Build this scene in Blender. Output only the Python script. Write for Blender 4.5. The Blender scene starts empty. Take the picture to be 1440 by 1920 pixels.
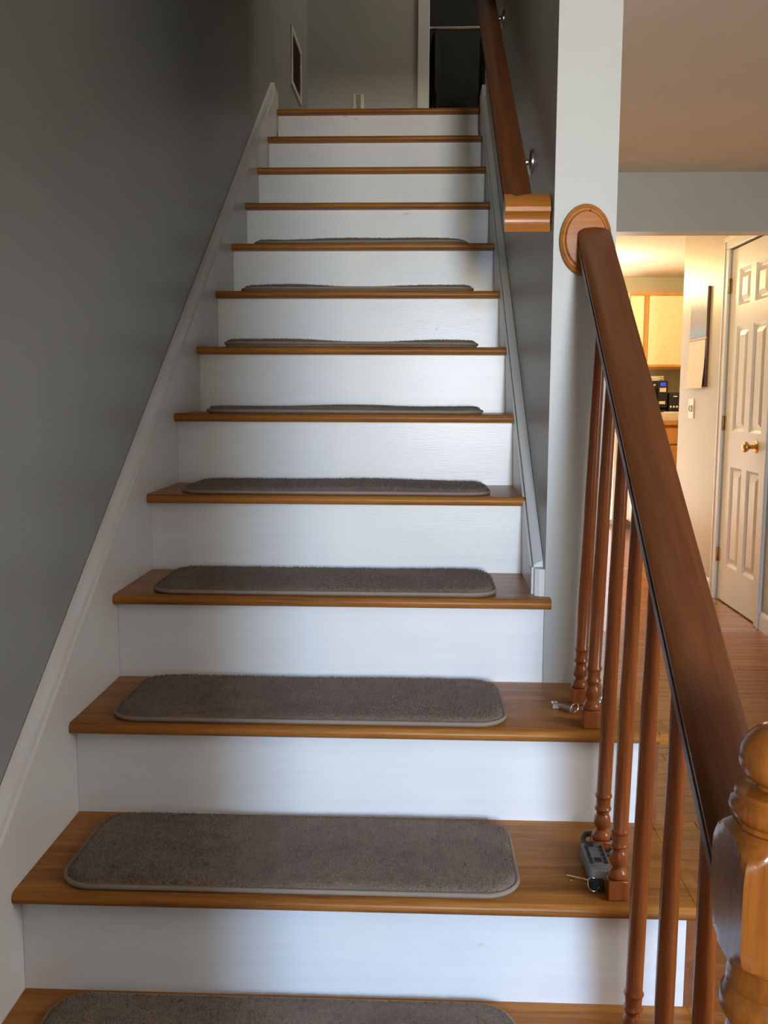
import bpy, bmesh, math, random
from mathutils import Matrix, Vector
random.seed(4)
S = bpy.context.scene
COL = S.collection

# ------------------------------------------------------------ camera, light, exposure
cam = bpy.data.cameras.new('camera'); co = bpy.data.objects.new('camera', cam); COL.objects.link(co)
F = Vector((-0.03804198, 0.99201571, -0.12023992)); R = Vector((0.99923781, 0.03881805, 0.00411779)); U = Vector((-0.0087524, 0.11999162, 0.99273632))
co.matrix_world = Matrix(((R.x, U.x, -F.x, 0.66046), (R.y, U.y, -F.y, -1.20731), (R.z, U.z, -F.z, 1.18644), (0, 0, 0, 1)))
cam.sensor_fit = 'VERTICAL'; cam.sensor_height = 36.0; cam.lens = 36.0*1787.66/1920.0; cam.clip_start = 0.02
S.camera = co
S.view_settings.view_transform = 'Standard'; S.view_settings.look = 'None'
S.view_settings.exposure = 0.0; S.view_settings.gamma = 1.0; S.view_settings.use_curve_mapping = False

W = bpy.data.worlds.new('world'); S.world = W; W.use_nodes = True
wn = W.node_tree; wn.nodes.clear()
wo = wn.nodes.new('ShaderNodeOutputWorld'); wb = wn.nodes.new('ShaderNodeBackground')
tc = wn.nodes.new('ShaderNodeTexCoord'); sx = wn.nodes.new('ShaderNodeSeparateXYZ'); wr = wn.nodes.new('ShaderNodeValToRGB')
wn.links.new(tc.outputs['Generated'], sx.inputs[0]); wn.links.new(sx.outputs['Z'], wr.inputs[0])
wr.color_ramp.elements[0].position = 0.0; wr.color_ramp.elements[0].color = (0.95, 0.97, 1.0, 1)
wr.color_ramp.elements[1].position = 0.7; wr.color_ramp.elements[1].color = (0.45, 0.62, 1.0, 1)
wn.links.new(wr.outputs[0], wb.inputs[0]); wb.inputs[1].default_value = 2.6
wn.links.new(wb.outputs[0], wo.inputs[0])

def lamp(name, kind, loc, energy, color, rot=(0, 0, 0), size=(1, 1), spread=180, radius=0.1):
    l = bpy.data.lights.new(name, kind); l.energy = energy; l.color = color
    if kind == 'AREA':
        l.shape = 'RECTANGLE'; l.size, l.size_y = size; l.spread = math.radians(spread)
    elif kind == 'POINT': l.shadow_soft_size = radius
    o = bpy.data.objects.new(name, l); COL.objects.link(o); o.location = loc; o.rotation_euler = rot
    return o
# daylight through the entry glass behind the photographer: blue sky pointing down, neutral sunlit ground pointing up
rad = math.radians
lamp('sky_daylight', 'AREA', (1.0, -4.2, 1.72), 20, (0.36, 0.60, 1.0), (rad(90-20), 0, 0), (0.29, 0.5), 62)
lamp('ground_daylight', 'AREA', (1.0, -4.2, 1.22), 16, (1.0, 0.93, 0.77), (rad(90+9), 0, 0), (0.48, 0.5), 54)
# added fill lamp in the hall side wall, out of view on the right
lamp('hall_side_fill', 'AREA', (2.50, -0.45, 1.25), 8, (1.0, 0.98, 0.93), (rad(90-38), 0, rad(90)), (0.8, 0.8), 100)
# low warm sun beyond the patio door
sl = bpy.data.lights.new('sun', 'SUN'); sl.energy = 30; sl.color = (1.0, 0.84, 0.60); sl.angle = rad(0.8)
so = bpy.data.objects.new('sun', sl); COL.objects.link(so); so.rotation_euler = Vector((0.25, 1.0, 0.50)).to_track_quat('Z', 'Y').to_euler()
# added unseen fill that brightens the landing
lamp('landing_fill', 'POINT', (2.0, 3.75, 4.45), 22, (1.0, 0.95, 0.82), radius=0.10)
# warm kitchen ceiling lamp, then two added fills
lamp('kitchen_lamp', 'POINT', (1.98, 6.50, 2.06), 42, (1.0, 0.72, 0.36), radius=0.10)
lamp('kitchen_right_fill', 'POINT', (3.25, 6.35, 2.04), 10, (1.0, 0.74, 0.38), radius=0.10)  # hidden fill, added to brighten the cabinets and ceiling
lamp('hall_fill', 'POINT', (1.25, 4.55, 2.02), 13, (1.0, 0.72, 0.38), radius=0.08)  # hidden fill, added to lift the hall wall and door

# ------------------------------------------------------------ materials
def mat(name):
    m = bpy.data.materials.new(name); m.use_nodes = True
    nt = m.node_tree; b = nt.nodes['Principled BSDF']
    return m, nt, b
def N(nt, t, **k):
    n = nt.nodes.new(t)
    for a, v in k.items():
        if a in n.inputs: n.inputs[a].default_value = v
        else: setattr(n, a, v)
    return n
def coords(nt, scale, rot=(0, 0, 0), rand=False):
    t = N(nt, 'ShaderNodeTexCoord'); mp = N(nt, 'ShaderNodeMapping')
    mp.inputs['Scale'].default_value = scale
    src = t.outputs['Object']
    if rot != (0, 0, 0):
        m0 = N(nt, 'ShaderNodeMapping'); m0.inputs['Rotation'].default_value = rot; nt.links.new(src, m0.inputs['Vector']); src = m0.outputs[0]
    if rand:
        oi = N(nt, 'ShaderNodeObjectInfo'); mu = N(nt, 'ShaderNodeMath', operation='MULTIPLY'); mu.inputs[1].default_value = 37.0
        nt.links.new(oi.outputs['Random'], mu.inputs[0])
        ad = N(nt, 'ShaderNodeVectorMath', operation='ADD')
        nt.links.new(src, ad.inputs[0]); nt.links.new(mu.outputs[0], ad.inputs[1]); src = ad.outputs[0]
    nt.links.new(src, mp.inputs['Vector']); return mp.outputs[0]
def ramp(nt, fac, stops):
    r = N(nt, 'ShaderNodeValToRGB'); e = r.color_ramp.elements
    while len(e) < len(stops): e.new(0.5)
    for i, (p, c) in enumerate(stops):
        e[i].position = p; e[i].color = (*c, 1)
    nt.links.new(fac, r.inputs[0]); return r.outputs[0]
def bump(nt, b, fac, strength, dist=0.002):
    bp = N(nt, 'ShaderNodeBump', Strength=strength, Distance=dist)
    nt.links.new(fac, bp.inputs['Height']); nt.links.new(bp.outputs[0], b.inputs['Normal'])
def wood(name, dark, light, axis, rough=0.3, slope=0.0, rand=False, coat=0.25, vary=0.0, spec=0.25):
    m, nt, b = mat(name)
    sc = {'x': (1.2, 22, 22), 'y': (22, 1.2, 22), 'z': (22, 22, 1.2)}[axis]
    v = coords(nt, sc, (slope, 0, 0), rand)
    n1 = N(nt, 'ShaderNodeTexNoise', Scale=1.4, Detail=5.0, Roughness=0.6, Distortion=0.6); nt.links.new(v, n1.inputs['Vector'])
    n2 = N(nt, 'ShaderNodeTexNoise', Scale=9.0, Detail=3.0, Roughness=0.7); nt.links.new(v, n2.inputs['Vector'])
    mx = N(nt, 'ShaderNodeMix', data_type='FLOAT'); mx.inputs[0].default_value = 0.35
    nt.links.new(n1.outputs[0], mx.inputs[2]); nt.links.new(n2.outputs[0], mx.inputs[3])
    c = ramp(nt, mx.outputs[0], [(0.32, dark), (0.66, light)])
    if vary:
        oi = N(nt, 'ShaderNodeObjectInfo'); hs = N(nt, 'ShaderNodeHueSaturation')
        mr = N(nt, 'ShaderNodeMapRange'); mr.inputs[3].default_value = 1-vary; mr.inputs[4].default_value = 1+vary
        nt.links.new(oi.outputs['Random'], mr.inputs[0]); nt.links.new(mr.outputs[0], hs.inputs['Value'])
        nt.links.new(c, hs.inputs['Color']); c = hs.outputs[0]
    nt.links.new(c, b.inputs['Base Color'])
    b.inputs['Roughness'].default_value = rough; b.inputs['Specular IOR Level'].default_value = spec; b.inputs['Coat Weight'].default_value = coat; b.inputs['Coat Roughness'].default_value = 0.18
    bump(nt, b, n2.outputs[0], 0.05)
    return m
def paint(name, col, rough=0.8, var=0.06, scale=3.0, bump_s=0.05, stretch=(1, 1, 1), bscale=60):
    m, nt, b = mat(name)
    v = coords(nt, stretch)
    n = N(nt, 'ShaderNodeTexNoise', Scale=scale, Detail=4.0); nt.links.new(v, n.inputs['Vector'])
    c = ramp(nt, n.outputs[0], [(0.3, tuple(x*(1-var) for x in col)), (0.7, tuple(min(1, x*(1+var)) for x in col))])
    nt.links.new(c, b.inputs['Base Color']); b.inputs['Roughness'].default_value = rough
    n2 = N(nt, 'ShaderNodeTexNoise', Scale=bscale, Detail=2.0); nt.links.new(v, n2.inputs['Vector'])
    bump(nt, b, n2.outputs[0], bump_s)
    return m
def plain(name, col, rough=0.5, metal=0.0, emit=0.0, ecol=None):
    m, nt, b = mat(name)
    n = N(nt, 'ShaderNodeTexNoise', Scale=40.0); nt.links.new(coords(nt, (1, 1, 1)), n.inputs['Vector'])
    c = ramp(nt, n.outputs[0], [(0.3, tuple(x*0.94 for x in col)), (0.7, tuple(min(1, x*1.05) for x in col))])
    nt.links.new(c, b.inputs['Base Color'])
    b.inputs['Roughness'].default_value = rough; b.inputs['Metallic'].default_value = metal
    if emit:
        b.inputs['Emission Color'].default_value = (*(ecol or col), 1); b.inputs['Emission Strength'].default_value = emit
    return m

M = {}
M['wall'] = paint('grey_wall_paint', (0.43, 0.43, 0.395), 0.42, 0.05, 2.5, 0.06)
M['wallL'] = paint('left_wall_grey', (0.30, 0.31, 0.29), 0.42, 0.05, 2.5, 0.06)  # darker grey than the other walls
M['hall'] = paint('cream_wall_paint', (0.50, 0.45, 0.32), 0.42, 0.03, 2.5, 0.04)
M['ceil'] = paint('ceiling_paint', (0.82, 0.77, 0.69), 0.9, 0.03, 3, 0.12, bscale=90)
M['white'] = paint('white_gloss_paint', (0.79, 0.79, 0.765), 0.30, 0.03, 2.0, 0.10, (2, 2, 24), 14)
_nt = M['white'].node_tree; _b = _nt.nodes['Principled BSDF']; _src = _b.inputs['Base Color'].links[0].from_socket
_n = N(_nt, 'ShaderNodeTexNoise', Scale=1.0, Detail=3.0, Roughness=0.6); _nt.links.new(coords(_nt, (16, 16, 34), rand=True), _n.inputs['Vector'])
_r = ramp(_nt, _n.outputs[0], [(0.70, (1, 1, 1)), (0.80, (0.72, 0.70, 0.66))])
_m = N(_nt, 'ShaderNodeMix', data_type='RGBA', blend_type='MULTIPLY'); _m.inputs[0].default_value = 1.0
_nt.links.new(_src, _m.inputs[6]); _nt.links.new(_r, _m.inputs[7]); _nt.links.new(_m.outputs[2], _b.inputs['Base Color'])
M['white'].node_tree.nodes['Principled BSDF'].inputs['Specular IOR Level'].default_value = 0.30
M['trim'] = paint('white_trim_paint', (0.74, 0.73, 0.69), 0.35, 0.02, 2.0, 0.03)
M['tread'] = wood('oak_tread', (0.17, 0.055, 0.013), (0.47, 0.190, 0.038), 'x', 0.30, rand=True, coat=0.0, spec=0.12)
M['rail'] = wood('stained_rail_wood', (0.075, 0.021, 0.006), (0.150, 0.046, 0.012), 'y', 0.40, slope=-0.607, coat=0.05)
M['ret'] = wood('stained_rail_return_wood', (0.24, 0.075, 0.012), (0.46, 0.165, 0.028), 'x', 0.28, coat=0.05)
M['post'] = wood('stained_turned_wood', (0.20, 0.050, 0.012), (0.52, 0.160, 0.040), 'z', 0.24, rand=True, coat=0.15, spec=0.45)
M['newel'] = wood('golden_newel_wood', (0.17, 0.044, 0.006), (0.37, 0.115, 0.014), 'z', 0.22, coat=0.1, spec=0.4)
M['strip'] = wood('stained_stringer_wood', (0.16, 0.055, 0.022), (0.29, 0.105, 0.040), 'y', 0.35)
M['plank'] = wood('floor_oak', (0.28, 0.090, 0.020), (0.48, 0.180, 0.042), 'x', 0.30, rand=True, coat=0.1, vary=0.14)
M['oak'] = wood('cabinet_oak', (0.42, 0.19, 0.045), (0.60, 0.30, 0.08), 'z', 0.4)
M['cream'] = plain('cream_cabinet_laminate', (0.78, 0.66, 0.40), 0.45)
M['counter'] = paint('beige_counter_laminate', (0.62, 0.50, 0.40), 0.35, 0.12, 60, 0.02)
M['black'] = plain('black_plastic', (0.012, 0.012, 0.013), 0.25)
M['rubber'] = plain('black_rubber', (0.015, 0.015, 0.015), 0.6)
M['greyplastic'] = plain('grey_lockbox_enamel', (0.17, 0.18, 0.185), 0.45)
M['lightgrey'] = plain('light_grey_metal', (0.34, 0.34, 0.34), 0.45, 0.2)
M['chrome'] = plain('chrome', (0.75, 0.76, 0.76), 0.18, 1.0)
M['brass'] = plain('polished_brass', (0.75, 0.48, 0.16), 0.2, 1.0)
M['hinge'] = plain('aged_brass', (0.36, 0.25, 0.10), 0.4, 1.0)
M['nickel'] = plain('brushed_nickel', (0.55, 0.51, 0.45), 0.3, 1.0)
M['paper'] = plain('white_paper', (0.80, 0.78, 0.74), 0.8)
M['blue'] = plain('blue_display', (0.03, 0.05, 0.45), 0.3, emit=0.6, ecol=(0.04, 0.06, 0.9))
M['label'] = plain('pale_label', (0.66, 0.56, 0.42), 0.6)
M['plate'] = plain('ivory_plastic', (0.78, 0.74, 0.64), 0.35)
M['outlet'] = plain('white_plastic', (0.74, 0.72, 0.66), 0.4)
M['outletface'] = plain('tan_receptacle', (0.33, 0.31, 0.25), 0.45)
M['dark'] = plain('closet_shade_grey', (0.035, 0.035, 0.034), 0.85)  # the closet's shade put into the colour of its grey walls
M['cloth'] = plain('black_garment', (0.02, 0.02, 0.022), 0.9)
M['slot'] = plain('dark_slot', (0.03, 0.03, 0.03), 0.8)
M['edge'] = plain('dark_brown_slab', (0.10, 0.045, 0.03), 0.6)
M['globe'] = plain('lamp_glass', (0.9, 0.85, 0.7), 0.4, emit=6.0, ecol=(1.0, 0.76, 0.42))
M['snow'] = paint('pale_ground', (0.84, 0.83, 0.81), 0.9, 0.06, 1.0, 0.2)
# carpet
m, nt, b = mat('taupe_carpet_pile')
v = coords(nt, (1, 1, 1), rand=True)
n1 = N(nt, 'ShaderNodeTexNoise', Scale=9.0, Detail=4.0, Roughness=0.65); nt.links.new(v, n1.inputs['Vector'])
n2 = N(nt, 'ShaderNodeTexNoise', Scale=420.0, Detail=2.0); nt.links.new(v, n2.inputs['Vector'])
mx = N(nt, 'ShaderNodeMix', data_type='FLOAT'); mx.inputs[0].default_value = 0.5
nt.links.new(n1.outputs[0], mx.inputs[2]); nt.links.new(n2.outputs[0], mx.inputs[3])
nt.links.new(ramp(nt, mx.outputs[0], [(0.3, (0.118, 0.079, 0.050)), (0.7, (0.285, 0.197, 0.130))]), b.inputs['Base Color'])
b.inputs['Roughness'].default_value = 0.95; b.inputs['Sheen Weight'].default_value = 0.12; b.inputs['Sheen Roughness'].default_value = 0.5
bump(nt, b, n2.outputs[0], 0.9, 0.004); M['pile'] = m
M['bind'] = plain('taupe_binding', (0.27, 0.205, 0.155), 0.9)
# far floor boards (too small to pick apart)
m, nt, b = mat('far_floor_boards')
v = coords(nt, (1, 1, 1)); br = N(nt, 'ShaderNodeTexBrick', Scale=1.0)
br.inputs['Color1'].default_value = (0.32, 0.125, 0.034, 1); br.inputs['Color2'].default_value = (0.46, 0.195, 0.058, 1); br.inputs['Mortar'].default_value = (0.16, 0.07, 0.03, 1)
br.inputs['Mortar Size'].default_value = 0.0015; br.inputs['Brick Width'].default_value = 0.9; br.inputs['Row Height'].default_value = 0.057
nt.links.new(v, br.inputs['Vector']); nt.links.new(br.outputs[0], b.inputs['Base Color'])
b.inputs['Roughness'].default_value = 0.27; b.inputs['Coat Weight'].default_value = 0.3; M['far'] = m
# calendar picture: soft cloud grey above, tan dome, pale blue and pink below
m, nt, b = mat('calendar_picture')
t = N(nt, 'ShaderNodeTexCoord'); sp = N(nt, 'ShaderNodeSeparateXYZ'); nt.links.new(t.outputs['Object'], sp.inputs[0])
nz = N(nt, 'ShaderNodeTexNoise', Scale=11.0, Detail=3.0); nt.links.new(t.outputs['Object'], nz.inputs['Vector'])
ma = N(nt, 'ShaderNodeMath', operation='MULTIPLY_ADD'); ma.inputs[1].default_value = 0.10
nt.links.new(nz.outputs[0], ma.inputs[0]); nt.links.new(sp.outputs['Z'], ma.inputs[2])
mr = N(nt, 'ShaderNodeMapRange'); mr.inputs[1].default_value = 0.06; mr.inputs[2].default_value = 0.36; nt.links.new(ma.outputs[0], mr.inputs[0])
nt.links.new(ramp(nt, mr.outputs[0], [(0.05, (0.16, 0.30, 0.42)), (0.22, (0.26, 0.19, 0.17)), (0.40, (0.17, 0.13, 0.08)), (0.52, (0.045, 0.03, 0.018)), (0.62, (0.08, 0.062, 0.045)), (0.72, (0.19, 0.18, 0.19)), (1.0, (0.25, 0.24, 0.24))]), b.inputs['Base Color'])
b.inputs['Roughness'].default_value = 0.4; M['picture'] = m
# window glass
m = bpy.data.materials.new('clear_glass'); m.use_nodes = True; nt = m.node_tree; nt.nodes.clear()
o_ = N(nt, 'ShaderNodeOutputMaterial'); tr = N(nt, 'ShaderNodeBsdfTransparent'); gl = N(nt, 'ShaderNodeBsdfGlossy', Roughness=0.02)
mxs = N(nt, 'ShaderNodeMixShader'); mxs.inputs[0].default_value = 0.06
nt.links.new(tr.outputs[0], mxs.inputs[1]); nt.links.new(gl.outputs[0], mxs.inputs[2]); nt.links.new(mxs.outputs[0], o_.inputs[0]); M['glass'] = m

# ------------------------------------------------------------ mesh helpers (all in world coordinates)
def box(bm, x0, x1, y0, y1, z0, z1, bev=0.0, seg=1):
    vs = [bm.verts.new((x, y, z)) for x in (x0, x1) for y in (y0, y1) for z in (z0, z1)]
    fs = [bm.faces.new([vs[i] for i in f]) for f in ((0, 1, 3, 2), (4, 6, 7, 5), (0, 4, 5, 1), (2, 3, 7, 6), (0, 2, 6, 4), (1, 5, 7, 3))]
    if bev:
        es = list({e for f in fs for e in f.edges})
        bmesh.ops.bevel(bm, geom=es, offset=bev, segments=seg, affect='EDGES', profile=0.5)
def prism(bm, pts, axis, a, b):
    def P(p, t): return {'x': (t, p[0], p[1]), 'y': (p[0], t, p[1]), 'z': (p[0], p[1], t)}[axis]
    A = [bm.verts.new(P(p, a)) for p in pts]; B = [bm.verts.new(P(p, b)) for p in pts]
    n = len(pts); bm.faces.new(A); bm.faces.new(B[::-1])
    for i in range(n): bm.faces.new((A[i], B[i], B[(i+1) % n], A[(i+1) % n]))
def loft(bm, rings, cap=True):
    vr = [[bm.verts.new(p) for p in r] for r in rings]; n = len(vr[0])
    for a, b in zip(vr, vr[1:]):
        for i in range(n): bm.faces.new((a[i], a[(i+1) % n], b[(i+1) % n], b[i]))
    if cap: bm.faces.new(vr[0][::-1]); bm.faces.new(vr[-1])
def lathe(bm, prof, c, axis='z', seg=20, sx=1.0, sy=1.0):
    rings = []
    for r, h in prof:
        r = max(r, 1e-4); ring = []
        for i in range(seg):
            a = 2*math.pi*i/seg; u, v = r*math.cos(a)*sx, r*math.sin(a)*sy
            ring.append({'z': (c[0]+u, c[1]+v, c[2]+h), 'y': (c[0]+u, c[1]+h, c[2]+v), 'x': (c[0]+h, c[1]+u, c[2]+v)}[axis])
        rings.append(ring)
    loft(bm, rings)
def tube(bm, pts, r, seg=8, closed=False):
    pts = [Vector(p) for p in pts]; rings = []; n = len(pts)
    for i, p in enumerate(pts):
        d = (pts[(i+1) % n] - pts[i-1]) if closed else (pts[min(i+1, n-1)] - pts[max(i-1, 0)])
        d.normalize(); s = d.cross(Vector((0, 0, 1)))
        if s.length < 0.05: s = d.cross(Vector((0, 1, 0)))
        s.normalize(); t = s.cross(d)
        rings.append([p + (s*math.cos(2*math.pi*k/seg) + t*math.sin(2*math.pi*k/seg))*r for k in range(seg)])
    if closed: rings.append(rings[0])
    loft(bm, rings, not closed)
    if closed: bmesh.ops.remove_doubles(bm, verts=bm.verts, dist=1e-6)
LOC = {}
def obj(name, bm, material, parent=None, smooth=None, label=None):
    bmesh.ops.recalc_face_normals(bm, faces=bm.faces)
    vs = [v.co for v in bm.verts]
    lo = [min(v[i] for v in vs) for i in range(3)]; hi = [max(v[i] for v in vs) for i in range(3)]
    org = Vector(((lo[0]+hi[0])/2, (lo[1]+hi[1])/2, lo[2]))
    bmesh.ops.translate(bm, verts=bm.verts, vec=-org)
    me = bpy.data.meshes.new(name); bm.to_mesh(me); bm.free(); me.materials.append(M[material])
    if smooth is not None: me.shade_smooth(); me.set_sharp_from_angle(angle=math.radians(smooth))
    o = bpy.data.objects.new(name, me); COL.objects.link(o)
    pl = LOC[parent.name] if parent else Vector((0, 0, 0))
    if parent: o.parent = parent
    o.location = org - pl; LOC[o.name] = org
    if label: o['label'] = label
    return o
def B(): return bmesh.new()
def bx(name, material, *a, parent=None, bev=0.0, label=None, seg=1):
    bm = B(); box(bm, *a, bev=bev, seg=seg); return obj(name, bm, material, parent, 40 if seg > 1 else None, label)
def thing(name, label, cat, loc, group=None):
    o = bpy.data.objects.new(name, None); COL.objects.link(o); o.location = loc; LOC[o.name] = Vector(loc)
    o.empty_display_size = 0.05; o['label'] = label; o['category'] = cat
    if group: o['group'] = group
    return o
def tag(o, label, cat, group=None):
    o['label'] = label; o['category'] = cat
    if group: o['group'] = group
    return o
def struct(o, label=None, cat=None):
    o['kind'] = 'structure'
    if label: o['label'] = label
    if cat: o['category'] = cat
    return o

# ------------------------------------------------------------ the setting
h, g, nose, TW, tt = 0.19, 0.2735, 0.0384, 0.9115, 0.022
XL, XR, XE, XH = -0.02, 0.9297, 1.057, 2.423        # left wall, stair side of right wall, hall side of it, door wall
YE, YB, YK, ZC = 3*g, 4.61, 7.72, 2.27              # wall end, landing back wall, kitchen back wall, ceiling
bm = B()
box(bm, XL-.1, 1.115, -2.9, 4.7, -.15, 0); box(bm, 1.115, XH+.1, -2.9, .25, -.15, 0); box(bm, 1.115, XH+.1, .25, 3.6, -.15, -.012)
box(bm, 1.115, XH+.1, 3.6, 4.7, -.15, 0); box(bm, .9, XH+.1, 4.7, YK+.1, -.15, 0); box(bm, XH+.1, 4.2, 5.3, YK+.1, -.15, 0)
fl = struct(obj('floor', bm, 'far'), 'orange oak hardwood floor of the hall and kitchen', 'floor')
y = .25; row = 0
while y < 3.595:
    x = 1.1155 - random.random()*.7
    while x < XH:
        L = random.uniform(.55, 1.0); a, e = max(x, 1.1155), min(x+L, XH)
        if e-a > .03: bx('floor_plank', 'plank', a, e-.0012, y, min(y+.0558, 3.6), -.012, random.uniform(-.0004, .0004), parent=fl, bev=.0012)
        x += L
    y += .0570; row += 1
struct(bx('wall_left', 'wallL', XL-.1, XL, -2.8, YB+.1, 0, 4.85), 'dark grey wall along the left of the stairs', 'wall')
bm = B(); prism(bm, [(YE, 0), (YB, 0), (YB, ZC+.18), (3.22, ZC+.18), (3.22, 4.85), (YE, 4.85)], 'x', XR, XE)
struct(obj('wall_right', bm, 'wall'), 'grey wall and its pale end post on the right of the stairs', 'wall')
bm = B(); box(bm, XL, .632, YB, YB+.1, 2.35, 4.85); box(bm, .632, 1.6, YB, YB+.1, 4.49, 4.85); box(bm, 1.6, 2.5, YB, YB+.1, 2.35, 4.85)
struct(obj('wall_landing', bm, 'wall'), 'grey wall at the back of the upstairs landing', 'wall')
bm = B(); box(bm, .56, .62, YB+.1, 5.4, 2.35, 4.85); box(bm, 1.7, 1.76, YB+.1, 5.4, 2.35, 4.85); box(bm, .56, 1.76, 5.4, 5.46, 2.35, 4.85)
struct(obj('wall_closet', bm, 'dark'), 'inside walls of the upstairs closet, shade put into their colour', 'wall')
struct(bx('wall_landing_right', 'wall', 2.5, 2.6, 3.2, 5.46, 2.40, 4.85))
bm = B(); box(bm, XE, 2.5, 3.2, 5.46, ZC+.125, 2.448); box(bm, XL, XE, 3.2985, 5.46, 2.35, 2.448)
struct(obj('floor_landing', bm, 'far'), 'wooden floor of the upstairs landing', 'floor')
bm = B(); box(bm, XL-.1, 2.6, -2.9, 5.46, 4.85, 4.95)
struct(obj('ceiling_upstairs', bm, 'ceil'))
bm = B(); box(bm, XE, XH+.15, -2.9, 5.46, ZC, ZC+.12); box(bm, XL, XE, -1.28, 1.24, ZC, ZC+.12); box(bm, XE, 4.3, 5.46, YK+.1, ZC, ZC+.12); box(bm, XH+.15, 4.3, 5.2, 5.46, ZC, ZC+.12)
struct(obj('ceiling', bm, 'ceil'), 'tan shaded ceiling over the hall and kitchen', 'ceiling')
bm = B(); box(bm, XE, XH, 3.62, 3.74, 1.99, ZC)
struct(obj('wall_header', bm, 'wall'), 'grey header beam dropping below the hall ceiling', 'wall')
bm = B(); box(bm, XH, XH+.12, -2.8, -.86, 0, ZC); box(bm, XH, XH+.12, -.04, 3.755, 0, ZC); box(bm, XH, XH+.12, -.86, -.04, 0, .84); box(bm, XH, XH+.12, -.86, -.04, 1.86, ZC); box(bm, XH, XH+.12, 4.44, 5.43, 0, ZC); box(bm, XH, XH+.12, 3.755, 4.44, 2.03, ZC)  # front opening added for the side fill lamp
struct(obj('wall_hall', bm, 'hall'), 'cream hall wall carrying the white door and calendar', 'wall')
bm = B(); box(bm, XE-.12, 1.25, YK, YK+.1, 0, ZC); box(bm, 2.48, 4.2, YK, YK+.1, 0, ZC); box(bm, 1.25, 2.48, YK, YK+.1, 2.0, ZC)
struct(obj('wall_kitchen', bm, 'hall'), 'kitchen back wall behind the cabinets', 'wall')
bm = B(); box(bm, XE-.12, XE, YB, YK, 0, ZC); box(bm, 4.2, 4.3, 5.3, YK+.1, 0, ZC); box(bm, XH+.12, 4.2, 5.2, 5.3, 0, ZC)
struct(obj('wall_kitchen_side', bm, 'hall'))
# behind the photographer: unseen entry partition added to shade the left of the steps, and the outer wall with the tall entry window
bm = B(); box(bm, XL, .60, -1.40, -1.28, 0, 4.85); box(bm, .60, XH, -1.40, -1.28, 2.1, ZC); box(bm, .60, XE, -1.40, -1.28, ZC, 4.85)
struct(obj('wall_entry_blocker', bm, 'wall'))
bm = B(); box(bm, XL, XH, -2.85, -2.75, 0, .60); box(bm, XL, XH, -2.85, -2.75, 2.06, 2.6)
for a, c in ((XL, .50), (1.50, XH)): box(bm, a, c, -2.85, -2.75, .60, 2.06)
struct(obj('wall_front', bm, 'wall'))
struct(bx('ceiling_entry', 'ceil', XL, XH, -2.85, -1.40, 2.3, 2.4))
struct(bx('wall_front_upper', 'wall', XL, XE+.1, -1.40, -1.30, 4.80, 4.86))
# upper gallery side over the hall ceiling
struct(bx('wall_gallery', 'wall', XE, XE+.1, -1.40, YE, ZC+.15, 4.85))
struct(bx('wall_landing_front', 'wall', XE, 2.6, 3.08, 3.2, ZC+.12, 4.85))
struct(bx('wall_sun_block', 'wall', 3.2, 3.3, 0, 5.15, 0, 3.6))  # unseen wall added to keep the sun out of the side opening
# closet casing, closet door trim
bm = B(); box(bm, .622, .690, YB-.018, YB, 2.448, 4.55, .003); box(bm, .690, 1.6, YB-.018, YB, 4.48, 4.55, .003); box(bm, .632, .69, YB, YB+.11, 2.448, 4.49)
struct(obj('trim_1', bm, 'trim'), 'white casing beside the dark closet opening upstairs', 'trim')
# door casing in the hall and baseboards
bm = B()
for a, c, z1 in ((4.44, 4.51, 2.0295), (3.685, 3.755, 2.0295)):
    box(bm, XH-.016, XH, a, c, 0, z1, .004); 
box(bm, XH-.016, XH, 3.685, 4.51, 2.03, 2.10, .004); box(bm, XH-.022, XH-.016, 3.68, 4.515, 2.075, 2.10, .002)
box(bm, XH-.022, XH-.0162, 4.495, 4.512, 0, 2.074, .002); box(bm, XH-.022, XH-.0162, 3.683, 3.70, 0, 2.074, .002)
struct(obj('trim_2', bm, 'trim'), 'white moulded casing round the panelled hall door', 'trim')
def baseboard(name, y0, y1):
    bm = B(); prism(bm, [(XH, 0), (XH-.013, 0), (XH-.013, .075), (XH-.010, .085), (XH-.004, .093), (XH, .095)], 'y', y0, y1); return struct(obj(name, bm, 'trim'))
baseboard('baseboard_right', -1.28, 3.683); baseboard('baseboard_hall', 4.512, 5.43)

# hall door: six recessed panels, hinges on the far side
bm = B(); y0, y1, z1 = 3.76, 4.435, 2.022; xf, xb = XH+.006, XH+.041
cols = [(3.845, 4.035), (4.115, 4.305)]; rows = [(.225, .795), (1.00, 1.585), (1.70, 1.90)]
ys = [y0, *cols[0], *cols[1], y1]; zs = [.008, *rows[0], *rows[1], *rows[2], z1]
for i in range(5):
    for j in range(7):
        if i % 2 == 1 and j % 2 == 1: continue
        box(bm, xf, xb, ys[i], ys[i+1], zs[j], zs[j+1])
bmesh.ops.remove_doubles(bm, verts=bm.verts, dist=1e-5)
door = struct(obj('door_1', bm, 'trim'), 'white six panel hall door with brass knob', 'door')
for c0, c1 in cols:
    for r0, r1 in rows:
        bm = B()
        def rr(d, x): return [(x, c0+d, r0+d), (x, c1-d, r0+d), (x, c1-d, r1-d), (x, c0+d, r1-d)]
        loft(bm, [rr(-.002, xb-.004), rr(0, xf+.001), rr(.016, xf+.012), rr(.026, xf+.012), rr(.052, xf+.002)])
        obj('panel', bm, 'trim', door)
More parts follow.
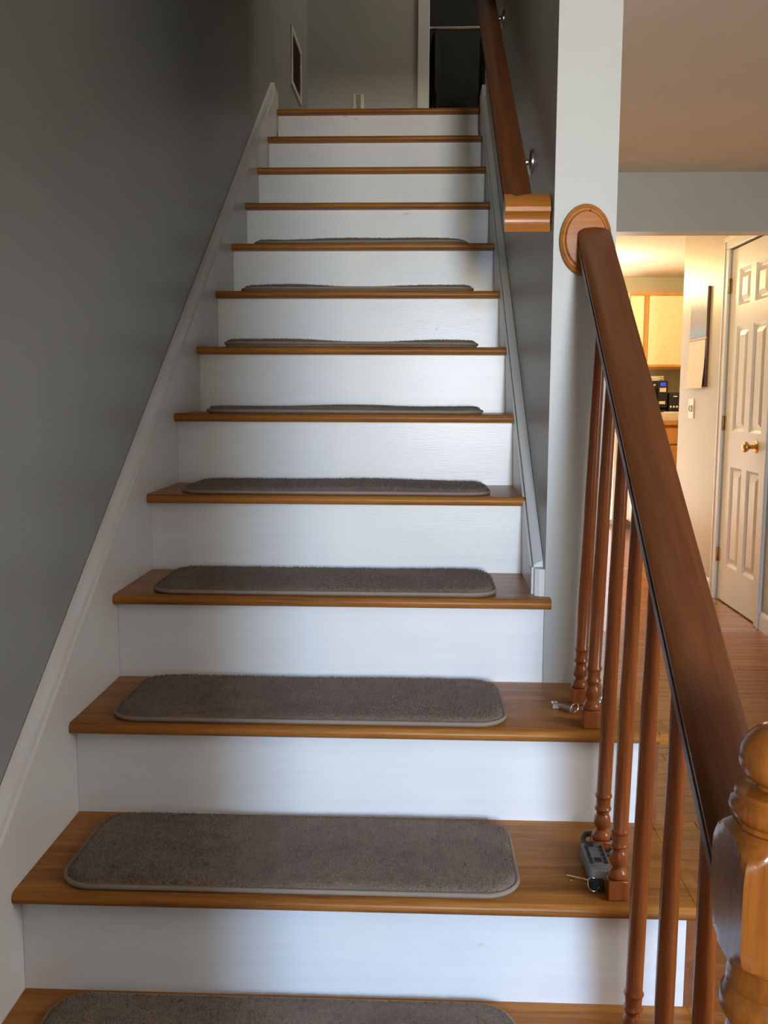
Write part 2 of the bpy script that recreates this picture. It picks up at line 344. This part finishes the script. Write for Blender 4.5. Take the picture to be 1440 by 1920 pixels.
for z in (.272, 1.042, 1.822):
    bm = B(); lathe(bm, [(.006, -.043), (.0075, -.04), (.0075, .04), (.006, .043)], (XH-.005, 4.438, z), seg=10)
    box(bm, XH-.0005, XH+.007, 4.415, 4.46, z-.04, z+.04)
    obj('hinge', bm, 'hinge', door, 40)
bm = B(); kx = XH+.006
lathe(bm, [(.030, 0), (.031, -.004), (.026, -.009), (.012, -.014), (.011, -.034), (.017, -.040), (.026, -.048), (.029, -.058), (.025, -.067), (.012, -.072)], (kx, 3.90, .93), 'x', 20)
obj('door_knob', bm, 'brass', door, 50)
struct(bx('wall_closet_back', 'dark', XH+.06, XH+.10, 3.755, 4.44, 0, 2.03))

# patio door in the kitchen back wall
bm = B()
for a, c in ((1.25, 1.31), (1.84, 1.90), (2.455, 2.48)): box(bm, a, c, YK+.02, YK+.08, .0505, 1.9395, .003)
box(bm, 1.25, 2.48, YK+.02, YK+.08, 0, .05, .004); box(bm, 1.25, 2.48, YK+.02, YK+.08, 1.94, 2.0, .004)
pd = struct(obj('window_1', bm, 'trim'), 'bright glazed patio door at the end of the hall', 'window')
for a, c in ((1.31, 1.84), (1.90, 2.455)): bx('pane', 'glass', a, c, YK+.045, YK+.055, .05, 1.94, parent=pd)
bm = B(); box(bm, -14, 16, YK+.1, 40, -.25, -.05)
struct(obj('ground', bm, 'snow'), 'pale sunlit ground outside the patio door', 'ground')

# ------------------------------------------------------------ staircase
st = thing('staircase', 'white painted staircase with orange oak treads rising to the landing', 'staircase', (.5, -.3, 0))
XT = 1.106
def tread(i):
    y0 = (i-1)*g-nose if i > 1 else -.302
    y1 = i*g + (.012 if i < 13 else -.249); z1 = i*h; z0 = z1-tt; r = tt/2
    if i == 13: y1 = 3.2985
    pr = [(y0+r-r*math.sin(a), z0+r-r*math.cos(a)) for a in [math.pi*k/8 for k in range(9)]]
    pts = pr + [(y1, z1), (y1, z0)]
    bm = B()
    if i >= 5: prism(bm, pts, 'x', 0.0, TW)
    elif i == 4:
        prism(bm, [p if p[0] < YE-.002 else (YE-.001, p[1]) for p in pts], 'x', 0.0, XR+.010)
        box(bm, 0.0, TW, YE-.001, y1, z0, z1)
    else:
        # open end: boards with a rounded return nosing on the hall side
        ye = y1 if i < 3 else YE-.001
        pts = pr + [(ye, z1), (ye, z0)]
        prism(bm, pts, 'x', 0.0, XT)
        q = [(XT+.026-r+r*math.sin(a), z0+r-r*math.cos(a)) for a in [math.pi*k/8 for k in range(9)]]
        prism(bm, [(XT+.0008, z0)] + q + [(XT+.0008, z1)], 'y', y0+.003, ye-(.0 if i == 3 else .012))
    return obj('tread', bm, 'tread', st, 50)
for i in range(1, 14): tread(i)
for i in range(1, 14):
    y0 = (i-1)*g if i > 1 else -.265
    x1 = TW if i > 4 else (XR-.001 if i == 4 else 1.100)
    bx('riser', 'white', 0.0, x1, y0, y0+.012 if i < 4 else y0+.017, (i-1)*h, i*h-tt, parent=st)
# scotia under the nosings of the open steps, outer stringer
bm = B(); pts = [(-.265, 0), (-.265, h-tt), (.2735, h-tt), (.2735, 2*h-tt), (.547, 2*h-tt), (.547, 3*h-tt), (YE-.001, 3*h-tt), (YE-.001, 0)]
prism(bm, pts, 'x', 1.1005, 1.1145); obj('outer_stringer', bm, 'strip', st, label='stained brown stringer board on the open side')
# left skirt board with chamfered moulded cap
def skirt(x0, x1, xw, line, ya, yb, zbot, cap, parent, name='skirt_board'):
    """board between x0 (wall) and x1 (face); top edge = line(y); cap: list of (inset toward wall 0..1, drop below line)"""
    bm = B()
    def ring(y):
        zt = line(y); return [(x0, y, zbot(y)), (x1, y, zbot(y))] + [(x1+(x0-x1)*t, y, zt-d) for t, d in cap] + [(x0, y, zt)]
    loft(bm, [ring(ya), ring(yb)]); return obj(name, bm, 'trim', parent, 35)
capL = [(0, .050), (.22, .044), (.18, .036), (.30, .026), (.55, .012), (.72, .004)]
lineL = lambda y: .380+.685*y
skirt(XL+.001, -.0005, XL, lineL, -.55, 3.19, lambda y: (y+.55)*.2, capL, st)
bm = B(); prism(bm, [(3.19, 2.30), (3.2985, 2.40), (3.2985, 2.55), (3.215, 2.552), (3.19, lineL(3.19))], 'x', XL+.001, -.001)
obj('skirt_end', bm, 'trim', st)
capR = [(-.45, .052), (-.45, .040), (.0, .034), (.10, .028), (-.20, .020), (-.20, .010), (.35, .003)]
lineR = lambda y: .205+.733*y
skirt(XR-.0008, TW+.0005, XR, lineR, YE+.035, 3.10, lambda y: lineR(y)-.34, capR, st)
bm = B(); prism(bm, [(3.10, 2.25), (3.2985, 2.40), (3.2985, 2.53), (3.13, 2.53), (3.10, lineR(3.10))], 'x', TW+.0006, XR-.001)
obj('skirt_end', bm, 'trim', st)
bm = B()   # plumb moulding closing the right skirt on the fourth tread
mz = 4*h
pf = [(TW-.008, YE+.036), (TW-.008, YE+.028), (TW+.001, YE+.024), (TW-.003, YE+.018), (TW-.003, YE+.010), (TW+.006, YE+.004), (XR-.0005, YE+.001), (XR-.0005, YE+.036)]
prism(bm, pf, 'z', mz, lineR(YE+.02)-.002); obj('moulding', bm, 'trim', st)

# ------------------------------------------------------------ carpet mats
MATS = [
 'brown carpet stair mat on the lowest step, cut off by the bottom of the photo',
 'brown carpet stair mat on the step that carries the grey lockbox',
 'brown carpet stair mat on the step with the small silver metal clip',
 'brown carpet stair mat on the step where the right wall skirting begins',
 'thin oval brown stair mat one step above where the right skirting begins',
 'sliver of brown stair mat, two steps above where the right skirting begins',
 'sliver of brown stair mat with wavy edge, third from the topmost mat',
 'thin dark sliver of stair mat, next below the topmost mat',
 'topmost brown stair mat, barely showing over its tread nosing']
def mat_obj(i):
    x0, x1 = .068+random.uniform(-.006, .006), .826+random.uniform(-.006, .006)
    y0 = (i-1)*g - nose + .014; y1 = i*g - .022 if i > 1 else g-.018
    if i == 1: y0 = -.06
    z = i*h; t = thing('stair_mat', MATS[i-1], 'stair mat', ((x0+x1)/2, (y0+y1)/2, z), 'carpet mats on the stair treads')
    r = .062; cx = (x0+x1)/2; a = (x1-x0)/2; rnd = random.Random(i*7); ph = [rnd.uniform(0, 6.28) for _ in range(6)]
    amp = {7: .006, 8: .006, 9: .005, 6: .0035, 5: .003}.get(i, .0014)
    def height(u, v):
        x = x0+(x1-x0)*u; w = math.sin(x*9+ph[0])+.6*math.sin(x*17+ph[1])+.5*math.sin(x*5+v*3+ph[2])
        return amp*(1.1+w*.55)
    def outline(d, n=10):
        pts = []
        for (px, py, a0) in ((x1-r, y0+r, -90), (x1-r, y1-r, 0), (x0+r, y1-r, 90), (x0+r, y0+r, 180)):
            for k in range(n+1):
                an = math.radians(a0+90*k/n); pts.append((px+(r-d)*math.cos(an), py+(r-d)*math.sin(an)))
        return pts
    def zoff(p): return height((p[0]-x0)/(x1-x0), (p[1]-y0)/(y1-y0))
    # pile: grid whose rows follow the rounded corners
    bm = B(); nx, ny = 64, 22; gr = []
    for j in range(ny+1):
        v = j/ny; v = .5-.5*math.cos(math.pi*v); y = y0+.004+(y1-y0-.008)*v; e = min(y-y0, y1-y); ri = r-.004
        ins = 0 if e > r else r - math.sqrt(max(0, ri*ri-(r-e)**2))
        rowv = []
        for k in range(nx+1):
            u = .5-.5*math.cos(math.pi*k/nx); x = x0+max(ins, .004)+(x1-x0-2*max(ins, .004))*u
            de = min(y-y0, y1-y, x-x0, x1-x); 
            if x-x0 < r and e < r: de = r-math.hypot(r-(x-x0), r-e)
            if x1-x < r and e < r: de = r-math.hypot(r-(x1-x), r-e)
            s = min(1, max(0, (de-.007)/.014)); hz = .0055+.0085*math.sqrt(1-(1-s)**2)+rnd.uniform(-.0005, .0005)*s
            rowv.append(bm.verts.new((x, y, z+hz+zoff((x, y)))))
        gr.append(rowv)
    for j in range(ny):
        for k in range(nx): bm.faces.new((gr[j][k], gr[j][k+1], gr[j+1][k+1], gr[j+1][k]))
    edge = [e for e in bm.edges if e.is_boundary]
    ex = bmesh.ops.extrude_edge_only(bm, edges=edge)
    for vv in ex['geom']:
        if isinstance(vv, bmesh.types.BMVert): vv.co.z = z+.0008
    obj('pile', bm, 'pile', t, 60)
    # tufts standing on the pile
    vs, fs = [], []; cnt = 15000 if i <= 4 else 8000
    while len(fs) < cnt:
        x, y = rnd.uniform(x0, x1), rnd.uniform(y0, y1)
        dx, dy_ = min(x-x0, x1-x), min(y-y0, y1-y); de = min(dx, dy_)
        if dx < r and dy_ < r: de = r-math.hypot(r-dx, r-dy_)
        if de < .0075: continue
        s_ = min(1, (de-.006)/.014); b0 = z+.0050+.0080*math.sqrt(1-(1-s_)**2)+zoff((x, y))
        an = rnd.uniform(0, math.pi); w_ = .0011; cx_, sy_ = w_*math.cos(an), w_*math.sin(an); L_ = rnd.uniform(.0025, .0050); n_ = len(vs)
        vs += [(x-cx_, y-sy_, b0), (x+cx_, y+sy_, b0), (x+rnd.uniform(-.0016, .0016), y+rnd.uniform(-.0016, .0016), b0+L_)]
        fs.append((n_, n_+1, n_+2))
    o3 = t.location; me = bpy.data.meshes.new('tufts'); me.from_pydata([(a_-o3.x, b_-o3.y, c_-o3.z) for a_, b_, c_ in vs], [], fs); me.materials.append(M['pile'])
    tf = bpy.data.objects.new('tufts', me); COL.objects.link(tf); tf.parent = t; tf['kind'] = 'stuff'
    bm = B(); pts = [(p[0], p[1], z+.0045+zoff(p)*.85) for p in outline(.0035)]
    tube(bm, pts, .0042, 8, True); obj('binding', bm, 'bind', t, 60)
for i in range(1, 10): mat_obj(i)

# ------------------------------------------------------------ balustrade
bal = thing('balustrade', 'stained wood balustrade on the open side of the lower steps', 'railing', (1.0, .2, 0))
SL = .695; RZ = lambda y: .965+SL*y
RX = lambda y: .990+.020*y/.82 if y > -1 else .98
prof = [(-.033, -.012), (-.034, -.004), (-.031, .001), (-.020, .0065), (0, .0085), (.020, .0065), (.031, .001), (.034, -.004), (.033, -.012), (.0300, -.015), (.0300, -.019), (.033, -.023), (.033, -.038), (.029, -.043), (.022, -.050), (-.022, -.050), (-.029, -.043), (-.033, -.038), (-.033, -.023), (-.0300, -.019), (-.0300, -.015)]
bm = B(); rings = []
for k in range(9):
    y = -.336+(YE-.019+.336)*k/8
    rings.append([(RX(y)+u, y, RZ(y)+w) for u, w in prof])
loft(bm, rings); obj('handrail', bm, 'rail', bal, 40)
# oval rosette
bm = B(); lathe(bm, [(.0525, 0), (.0535, -.006), (.0515, -.012), (.0475, -.0145), (.046, -.0125), (.044, -.0125), (.040, -.018), (.010, -.0185)], (.994, YE, 1.507), 'y', 40, 1.0, 1.35)
ro = obj('rosette', bm, 'ret', bal, 30)
bm = B(); lathe(bm, [(.0022, -.0180), (.0022, -.0190), (.0008, -.0190)], (1.000, YE, 1.563), 'y', 10); obj('screw_hole', bm, 'slot', ro)
# balusters
def baluster(y, i, x):
    zb = i*h+.0006; zt = RZ(y)-.048; bm = B(); xt = RX(y)+.003
    box(bm, x-.016, x+.016, y-.016, y+.016, zb, zb+.033, .0012)
    P = [(.013, .032), (.0165, .036), (.0165, .041), (.014, .046), (.0095, .050), (.0095, .053), (.0135, .058), (.0148, .066), (.0135, .074), (.0105, .079), (.0112, .082), (.0098, .083), (.0110, .085), (.0138, .0865), (.0148, .089), (.0138, .0915), (.0124, .094), (.0128, .108), (.0142, .1095), (.0150, .112), (.0142, .1145), (.0126, .117), (.0127, .25), (.0119, (zt-zb)*.6), (.0100, zt-zb-.03), (.0092, zt-zb+.006)]
    rings = [[(x+(xt-x)*q[1]/(zt-zb)+q[0]*math.cos(k*math.pi/9), y+q[0]*math.sin(k*math.pi/9), zb+q[1]) for k in range(18)] for q in P]
    loft(bm, rings); return obj('baluster', bm, 'post', bal, 40)
for y, i, x in ((.682, 3, .985), (.545, 3, .985), (.409, 2, .984), (.272, 2, .985), (.135, 1, .984), (-.018, 1, .988), (-.172, 1, .993)): baluster(y, i, x)
# newel post
nx_, ny_ = .9845, -.378
npost = obj('newel_post', (lambda bm: (box(bm, nx_-.0440, nx_+.0440, ny_-.0440, ny_+.0440, .0, .34, .004),
    lathe(bm, [(.040, .335), (.0435, .345), (.0435, .36), (.036, .37), (.030, .385), (.034, .44), (.040, .52), (.0405, .575), (.036, .612), (.035, .617), (.0395, .622), (.0425, .628), (.0435, .636), (.0425, .644), (.0385, .650), (.037, .653), (.0395, .657), (.0385, .666), (.0375, .674), (.0405, .684), (.0415, .70)], (nx_, ny_, 0), seg=32), bm)[-1])(B()), 'newel', bal, 40)
# square block with lamb's tongue shoulders: loft from circle to square and back
bm = B(); rings = []; n = 48
for z, k in ((.678, 0.0), (.684, .35), (.690, .65), (.697, .85), (.706, .96), (.718, 1), (.766, 1), (.777, .95), (.786, .84), (.793, .64), (.800, .36), (.806, 0)):
    ring = []
    for q in range(n):
        a = 2*math.pi*q/n; c, s = math.cos(a), math.sin(a); hs = .0440/max(abs(c), abs(s)); rr_ = .0395 + .0230*k
        ring.append((nx_+min(hs, rr_)*c, ny_+min(hs, rr_)*s, z))
    rings.append(ring)
loft(bm, rings); obj('block', bm, 'newel', npost, 25)
bm = B()
lathe(bm, [(.036, .804), (.0355, .810), (.0395, .814), (.0425, .818), (.0435, .823), (.0420, .828), (.0390, .8305), (.0385, .8325), (.0395, .835), (.0380, .839), (.030, .8415), (.0225, .8425), (.021, .8445), (.0245, .8465), (.0305, .851), (.0348, .857), (.0368, .864), (.0368, .870), (.0350, .878), (.0308, .8865), (.0240, .8935), (.0150, .8985), (.004, .9010)], (nx_, ny_, 0), seg=32)
obj('finial', bm, 'newel', npost, 40, 'round ball finial on a ringed neck')

# ------------------------------------------------------------ wall handrail
wh = thing('wall_handrail', 'dark red wooden handrail fixed to the right stair wall', 'handrail', (.86, .85, 1.53))
WZ = lambda y: .975+.715*y
wprof = [(-.029, -.010), (-.030, -.003), (-.022, .004), (0, .006), (.022, .004), (.030, -.003), (.029, -.010), (.025, -.014), (.025, -.020), (.029, -.026), (.026, -.036), (.018, -.044), (-.018, -.044), (-.026, -.036), (-.029, -.026), (-.025, -.020), (-.025, -.014)]
WX = .862
bm = B(); loft(bm, [[(WX+u, (.866+(u+.03)*.4 if e == 0 else 3.05), WZ(.866+(u+.03)*.4 if e == 0 else 3.05)+w) for u, w in wprof] for e in (0, 1)])
obj('rail', bm, 'rail', wh, 40)
bm = B()   # mitred return into the wall, its profile tilted with the slope
dy, dz = 1/math.hypot(1, .715), .715/math.hypot(1, .715)
rp = [(-.030, -.006), (-.029, .002), (-.020, .007), (.0, .008), (.020, .007), (.029, .002), (.030, -.006), (.024, -.044), (-.018, -.050), (-.029, -.046), (-.030, -.038), (-.024, -.032), (-.022, -.022), (-.024, -.014)]
yc, zc = .872, WZ(.872)-.004
pts = [(yc+a*dy-b_*dz*.55, zc+a*dz+b_) for a, b_ in rp]
prism(bm, pts, 'x', WX-.0295, XR-.003); obj('rail_return', bm, 'ret', wh, 30, 'golden brown mitred end turning into the wall')
for y in (1.25, 2.235):
    zb = WZ(y)-.105
    bm = B(); lathe(bm, [(.031, 0), (.031, -.004), (.026, -.008), (.010, -.011)], (XR, y, zb), 'x', 20)
    pts = [(XR-.008, y, zb), (XR-.030, y, zb-.004), (XR-.052, y, zb+.012), (WX+.004, y, zb+.040), (WX, y, zb+.058)]
    tube(bm, pts, .0075, 10); box(bm, WX-.013, WX+.013, y-.030, y+.030, zb+.054, zb+.0605, .001)
    obj('bracket', bm, 'nickel', wh, 40)

# ------------------------------------------------------------ lockbox and keys
lz = 2*h
lb = thing('lockbox', 'grey key lockbox with black buttons lying against the balusters', 'lockbox', (.955, .345, lz))
lz += .0008
bm = B(); box(bm, .945, .983, .300, .390, lz+.006, lz+.034, .004, 2); obj('body', bm, 'greyplastic', lb, 40)
bm = B(); box(bm, .9475, .9805, .2955, .3005, lz+.012, lz+.031, .002); obj('end_cap', bm, 'lightgrey', lb, None, 'pale grey end face')
bm = B(); box(bm, .947, .968, .283, .2955, lz, lz+.018, .003); obj('rubber_cover', bm, 'rubber', lb)
for k in range(5):
    for x in (.9515, .9765): bx('button', 'rubber', x-.0028, x+.0028, .313+k*.0135, .322+k*.0135, lz+.0335, lz+.0365, parent=lb, bev=.0008)
bx('button', 'rubber', .958, .970, .318, .333, lz+.0335, lz+.0355, parent=lb, bev=.001, label='square black button in the middle')
bm = B(); tube(bm, [(.954, .385, lz+.022), (.954, .402, lz+.024), (.955, .420, lz+.026), (.962, .436, lz+.027), (.984, .440, lz+.027), (1.004, .434, lz+.026), (1.011, .414, lz+.025), (1.009, .390, lz+.024), (.992, .374, lz+.022), (.975, .368, lz+.021)], .0048, 8)
obj('shackle', bm, 'rubber', lb, 60)
bx('shackle_socket', 'rubber', .952, .966, .374, .3895, lz+.020, lz+.0365, parent=lb, bev=.001)
ky = thing('key', 'thin brass key poking out below the grey lockbox', 'key', (.935, .300, lz))
bm = B(); tube(bm, [(.913, .330, lz+.0025), (.947, .296, lz+.012)], .0022, 6); box(bm, .917, .922, .317, .326, lz+.0008, lz+.003); obj('key_blade', bm, 'brass', ky, 40)
bm = B(); tube(bm, [(.950+.009*math.cos(a), .287+.009*math.sin(a), lz+.0105+.007*math.sin(a)) for a in [math.pi*2*k/12 for k in range(12)]], .0017, 6, True); obj('key_bow', bm, 'chrome', ky, 60)
sz = 3*h
sk = thing('metal_clip', 'small flat silver metal clip with a ring lying on the tread beside the rear balusters', 'clip', (.948, .635, sz))
bm = B()
q = [(.933, .646), (.936, .660), (.946, .660), (.968, .628), (.965, .617), (.955, .622)]
loft(bm, [[(*p, sz+.001) for p in q], [(*p, sz+.006+.10*(.660-p[1])*.5) for p in q]])
obj('lever', bm, 'nickel', sk)
bm = B(); box(bm, .926, .9385, .640, .656, sz+.0008, sz+.0125, .001); box(bm, .929, .935, .6385, .641, sz+.004, sz+.0085)
obj('jaw', bm, 'chrome', sk, None, 'bright square end of the clip')
bm = B(); tube(bm, [(.966+.008*math.cos(a), .617+.008*math.sin(a), sz+.0105+.0075*math.sin(a+.8)) for a in [math.pi*2*k/14 for k in range(14)]], .0014, 6, True); obj('ring', bm, 'chrome', sk, 60)
cl = thing('snap_clip', 'small chrome clip hanging on the far side of the second baluster from the wall', 'clip', (1.003, .56, sz+.03))
bm = B(); tube(bm, [(.995, .566, sz+.068), (1.0035, .560, sz+.066), (1.0065, .556, sz+.056), (1.0035, .553, sz+.047), (1.0005, .552, sz+.040)], .0022, 8); obj('hook', bm, 'chrome', cl, 60)
bm = B(); lathe(bm, [(.001, -.006), (.0035, -.003), (.004, 0), (.0035, .004), (.001, .006)], (1.0002, .551, sz+.034), seg=10); obj('swivel_ball', bm, 'chrome', cl, 60)

# ------------------------------------------------------------ upstairs landing details
ot = thing('wall_outlet', 'white electrical outlet low on the landing back wall', 'outlet', (.277, YB, 2.85))
bx('cover_plate', 'outlet', .247, .309, YB-.006, YB, 2.825, 2.940, parent=ot, bev=.002)
bx('receptacle', 'outletface', .264, .292, YB-.008, YB-.005, 2.843, 2.937, parent=ot, bev=.001)
vg = thing('return_air_grille', 'white framed vent grille high on the left wall upstairs', 'vent', (XL, 4.06, 2.77))
bm = B(); a, c, z0, z1 = 3.87, 4.25, 2.77, 3.06
for (p, q, r_, s) in ((a, a+.024, z0+.0243, z1-.0243), (c-.024, c, z0+.0243, z1-.0243), (a, c, z0, z0+.024), (a, c, z1-.024, z1)): box(bm, XL, XL+.010, p, q, r_, s, .002)
obj('frame', bm, 'trim', vg)
for k in range(13):
    z = z0+.028+k*.0185; bm = B(); prism(bm, [(XL+.001, z+.012), (XL+.008, z), (XL+.0095, z+.001), (XL+.0025, z+.013)], 'y', a+.024, c-.024); obj('slat', bm, 'outletface', vg)
bx('backing', 'slot', XL, XL+.0012, a+.02, c-.02, z0+.02, z1-.02, parent=vg)
rd = thing('closet_rod', 'thin chrome rod across the dark closet opening', 'rod', (1.15, 5.0, 3.445))
bm = B(); lathe(bm, [(.011, -.53), (.011, .53)], (1.16, 5.0, 3.445), 'x', 12); obj('rod', bm, 'chrome', rd, 40)
for x in (.628, 1.692): 
    bm = B(); lathe(bm, [(.026, -.008), (.026, .008)], (x, 5.0, 3.445), 'x', 14); obj('rod_socket', bm, 'nickel', rd, 40)
def garment(x, w, zl, lab):
    t = thing('hanging_garment', lab, 'clothing', (x, 5.0, zl), 'clothes on the closet rod'); bm = B(); rings = []
    for k in range(9):
        z = zl+(3.40-zl)*k/8; f = 1 if k < 6 else (1-.22*(k-5)); ring = []
        for q_ in range(20):
            an = 2*math.pi*q_/20; wob = 1+.16*math.sin(an*5+k*.5)
            ring.append((x+w*wob*math.cos(an)*(.5 if k == 8 else 1), 5.0+.20*f*wob*math.sin(an), z))
        rings.append(ring)
    loft(bm, rings); obj('cloth', bm, 'cloth', t, 60)
    bm = B(); tube(bm, [(x, 5.0, 3.39), (x, 5.004, 3.415)] + [(x, 5.0+.0148*math.cos(rad(a)), 3.4455+.0148*math.sin(rad(a))) for a in range(-50, 211, 26)], .0018, 6); obj('hanger_hook', bm, 'chrome', t, 60)
garment(.725, .030, 2.62, 'long black garment hanging nearest the white closet casing')
garment(1.04, .036, 3.02, 'short black garment on the closet rod, half behind the handrail')

# ------------------------------------------------------------ hall wall things
ca = thing('wall_calendar', 'open wall calendar with a cloudy picture above a white page', 'calendar', (XH, 4.99, 1.25))
bx('dark_strip', 'edge', XH-.013, XH-.002, 4.80, 5.17, 1.255, 1.865, parent=ca)  # dark brown slab showing as a strip along the near side
bx('picture_page', 'picture', XH-.0165, XH-.0132, 4.815, 5.17, 1.565, 1.868, parent=ca)
bx('spiral_strip', 'oak', XH-.019, XH-.013, 4.80, 5.175, 1.548, 1.563, parent=ca)
bm = B(); rings = []
for k in range(9):
    z = 1.546-.30*k/8; off = .0168+.014*(k/8)**2
    rings.append([(XH-off, 4.825, z), (XH-off, 5.175+.02*(k/8)**2, z), (XH-off+.003, 5.175+.02*(k/8)**2, z), (XH-off+.003, 4.825, z)])
loft(bm, rings); obj('date_page', bm, 'paper', ca, 40)
sw = thing('light_switch', 'ivory light switch plate below the calendar', 'switch', (XH, 5.12, 1.05))
bx('cover_plate', 'plate', XH-.006, XH, 5.062, 5.178, 1.053, 1.180, parent=sw, bev=.0025)
for y in (5.097, 5.143):
    bx('toggle', 'plate', XH-.019, XH-.005, y-.006, y+.006, 1.107, 1.128, parent=sw, bev=.002)
    bx('toggle_slot', 'slot', XH-.0066, XH-.0058, y-.010, y+.010, 1.096, 1.138, parent=sw)

# ------------------------------------------------------------ kitchen
def wall_cabinet(x0, x1, lab):
    t = thing('wall_cabinet', lab, 'cabinet', ((x0+x1)/2, 7.55, 1.437), 'cream wall cabinets in the kitchen')
    bx('carcass', 'cream', x0, x1, 7.42, YK-.002, 1.445, 2.10, parent=t)
    bm = B()
    box(bm, x0, x0+(.020 if x0 > 2.6 else .003), 7.40, 7.42, 1.4703, 2.0747); box(bm, x1-.020, x1, 7.40, 7.42, 1.4703, 2.0747); box(bm, x0, x1, 7.385, 7.42, 2.075, 2.103); box(bm, x0, x1, 7.40, 7.42, 1.437, 1.47)
    obj('face_frame', bm, 'oak', t)
    d = bx('door', 'cream', x0+(.022 if x0 > 2.6 else .004), x1-.022, 7.385, 7.40, 1.474, 2.072, parent=t, bev=.002)
    bx('pull_strip', 'oak', x0+.022, x1-.022, 7.378, 7.399, 1.452, 1.4735, parent=t, bev=.003)
wall_cabinet(2.63, 3.20, 'cream and oak wall cabinet over the black coffee machine, nearer the hall wall')
wall_cabinet(2.485, 2.63-.0005, 'narrow cream and oak wall cabinet beside the handrail')
bt = thing('base_cabinet', 'oak base cabinet below the beige counter', 'cabinet', (2.85, 7.4, 0))
bx('carcass', 'oak', 2.53, 3.6, 7.14, YK-.002, .09, .955, parent=bt)
bx('toe_kick', 'black', 2.55, 3.6, 7.19, YK-.002, 0, .09, parent=bt)
for a in (2.54, 2.90, 3.25):
    bx('drawer_front', 'oak', a, a+.335, 7.12, 7.14, .79, .93, parent=bt, bev=.003); bx('door', 'oak', a, a+.335, 7.12, 7.14, .11, .775, parent=bt, bev=.003)
ct = thing('countertop', 'beige laminate kitchen counter with thick front edge', 'countertop', (2.9, 7.4, .955))
bx('top', 'counter', 2.51, 3.62, 7.10, YK-.002, .985, 1.06, parent=ct, bev=.008, seg=2)
bx('edge_strip', 'oak', 2.51, 3.62, 7.103, 7.15, .955, .985, parent=ct)
cm = thing('coffee_machine', 'black coffee machine with blue display under the cabinets', 'appliance', (2.75, 7.42, 1.06))
bm = B(); box(bm, 2.655, 2.818, 7.42, 7.60, 1.06, 1.335, .008, 2); box(bm, 2.655, 2.818, 7.32, 7.42, 1.255, 1.335, .006, 2); box(bm, 2.655, 2.818, 7.32, 7.42, 1.06, 1.085, .004); box(bm, 2.655, 2.735, 7.33, 7.42, 1.085, 1.255, .004); box(bm, 2.737, 2.818, 7.305, 7.42, 1.10, 1.334, .004)
obj('body', bm, 'black', cm, 40)
bx('display', 'blue', 2.752, 2.800, 7.302, 7.3045, 1.285, 1.318, parent=cm, label='lit blue display')
bx('label_plate', 'label', 2.748, 2.803, 7.302, 7.3045, 1.236, 1.272, parent=cm); bx('label_plate', 'label', 2.746, 2.799, 7.302, 7.3045, 1.130, 1.156, parent=cm)
bm = B(); lathe(bm, [(.010, 0), (.010, -.004), (.006, -.006)], (2.705, 7.32, 1.295), 'y', 12); obj('knob', bm, 'nickel', cm, 40)
pp = thing('paper_stack', 'small loose stack of papers on top of the coffee machine', 'papers', (2.72, 7.45, 1.336))
for k, (dx, a) in enumerate(((0, .1), (.01, -.15), (-.008, .22), (.004, -.05))):
    bm = B(); z = 1.3355+k*.010; box(bm, 2.66+dx, 2.79+dx, 7.36, 7.52, z, z+.0085); bmesh.ops.rotate(bm, verts=bm.verts, cent=(2.72, 7.44, z), matrix=Matrix.Rotation(a, 3, 'Z')); obj('paper_bundle', bm, ('paper', 'label')[k % 2], pp)
ts = thing('toaster', 'black toaster with white buttons right of the coffee machine', 'toaster', (2.92, 7.42, 1.06))
bm = B(); box(bm, 2.832, 3.06, 7.32, 7.52, 1.068, 1.232, .016, 3); obj('body', bm, 'black', ts, 40)
bm = B(); box(bm, 2.842, 3.05, 7.33, 7.51, 1.06, 1.07); obj('base', bm, 'rubber', ts)
bm = B(); box(bm, 2.86, 3.03, 7.37, 7.395, 1.229, 1.2335); box(bm, 2.86, 3.03, 7.445, 7.47, 1.229, 1.2335); obj('bread_slot', bm, 'slot', ts)
bx('lever', 'outlet', 2.872, 2.905, 7.305, 7.322, 1.193, 1.203, parent=ts, bev=.002)
for x in (2.853, 2.880, 2.907):
    bm = B(); lathe(bm, [(.009, 0), (.009, -.006), (.006, -.008)], (x, 7.321, 1.108), 'y', 12); obj('button', bm, 'outlet', ts, 40)
tag(bx('paper_sheet', 'paper', 2.775, 2.90, 7.13, 7.25, 1.0602, 1.066), 'white paper lying at the front of the beige counter', 'paper')
CX, CY = 1.98, 6.50
cf = thing('ceiling_light', 'round flush kitchen ceiling light with frosted glass bowl', 'lamp', (CX, CY, 2.16))
bm = B(); lathe(bm, [(.11, 2.27), (.11, 2.25), (.10, 2.24)], (CX, CY, 0), seg=32); obj('base', bm, 'brass', cf, 40)
bm = B(); lathe(bm, [(.098, 2.24), (.095, 2.215), (.078, 2.19), (.04, 2.172), (.002, 2.168)], (CX, CY, 0), seg=32); obj('glass_bowl', bm, 'globe', cf, 60)
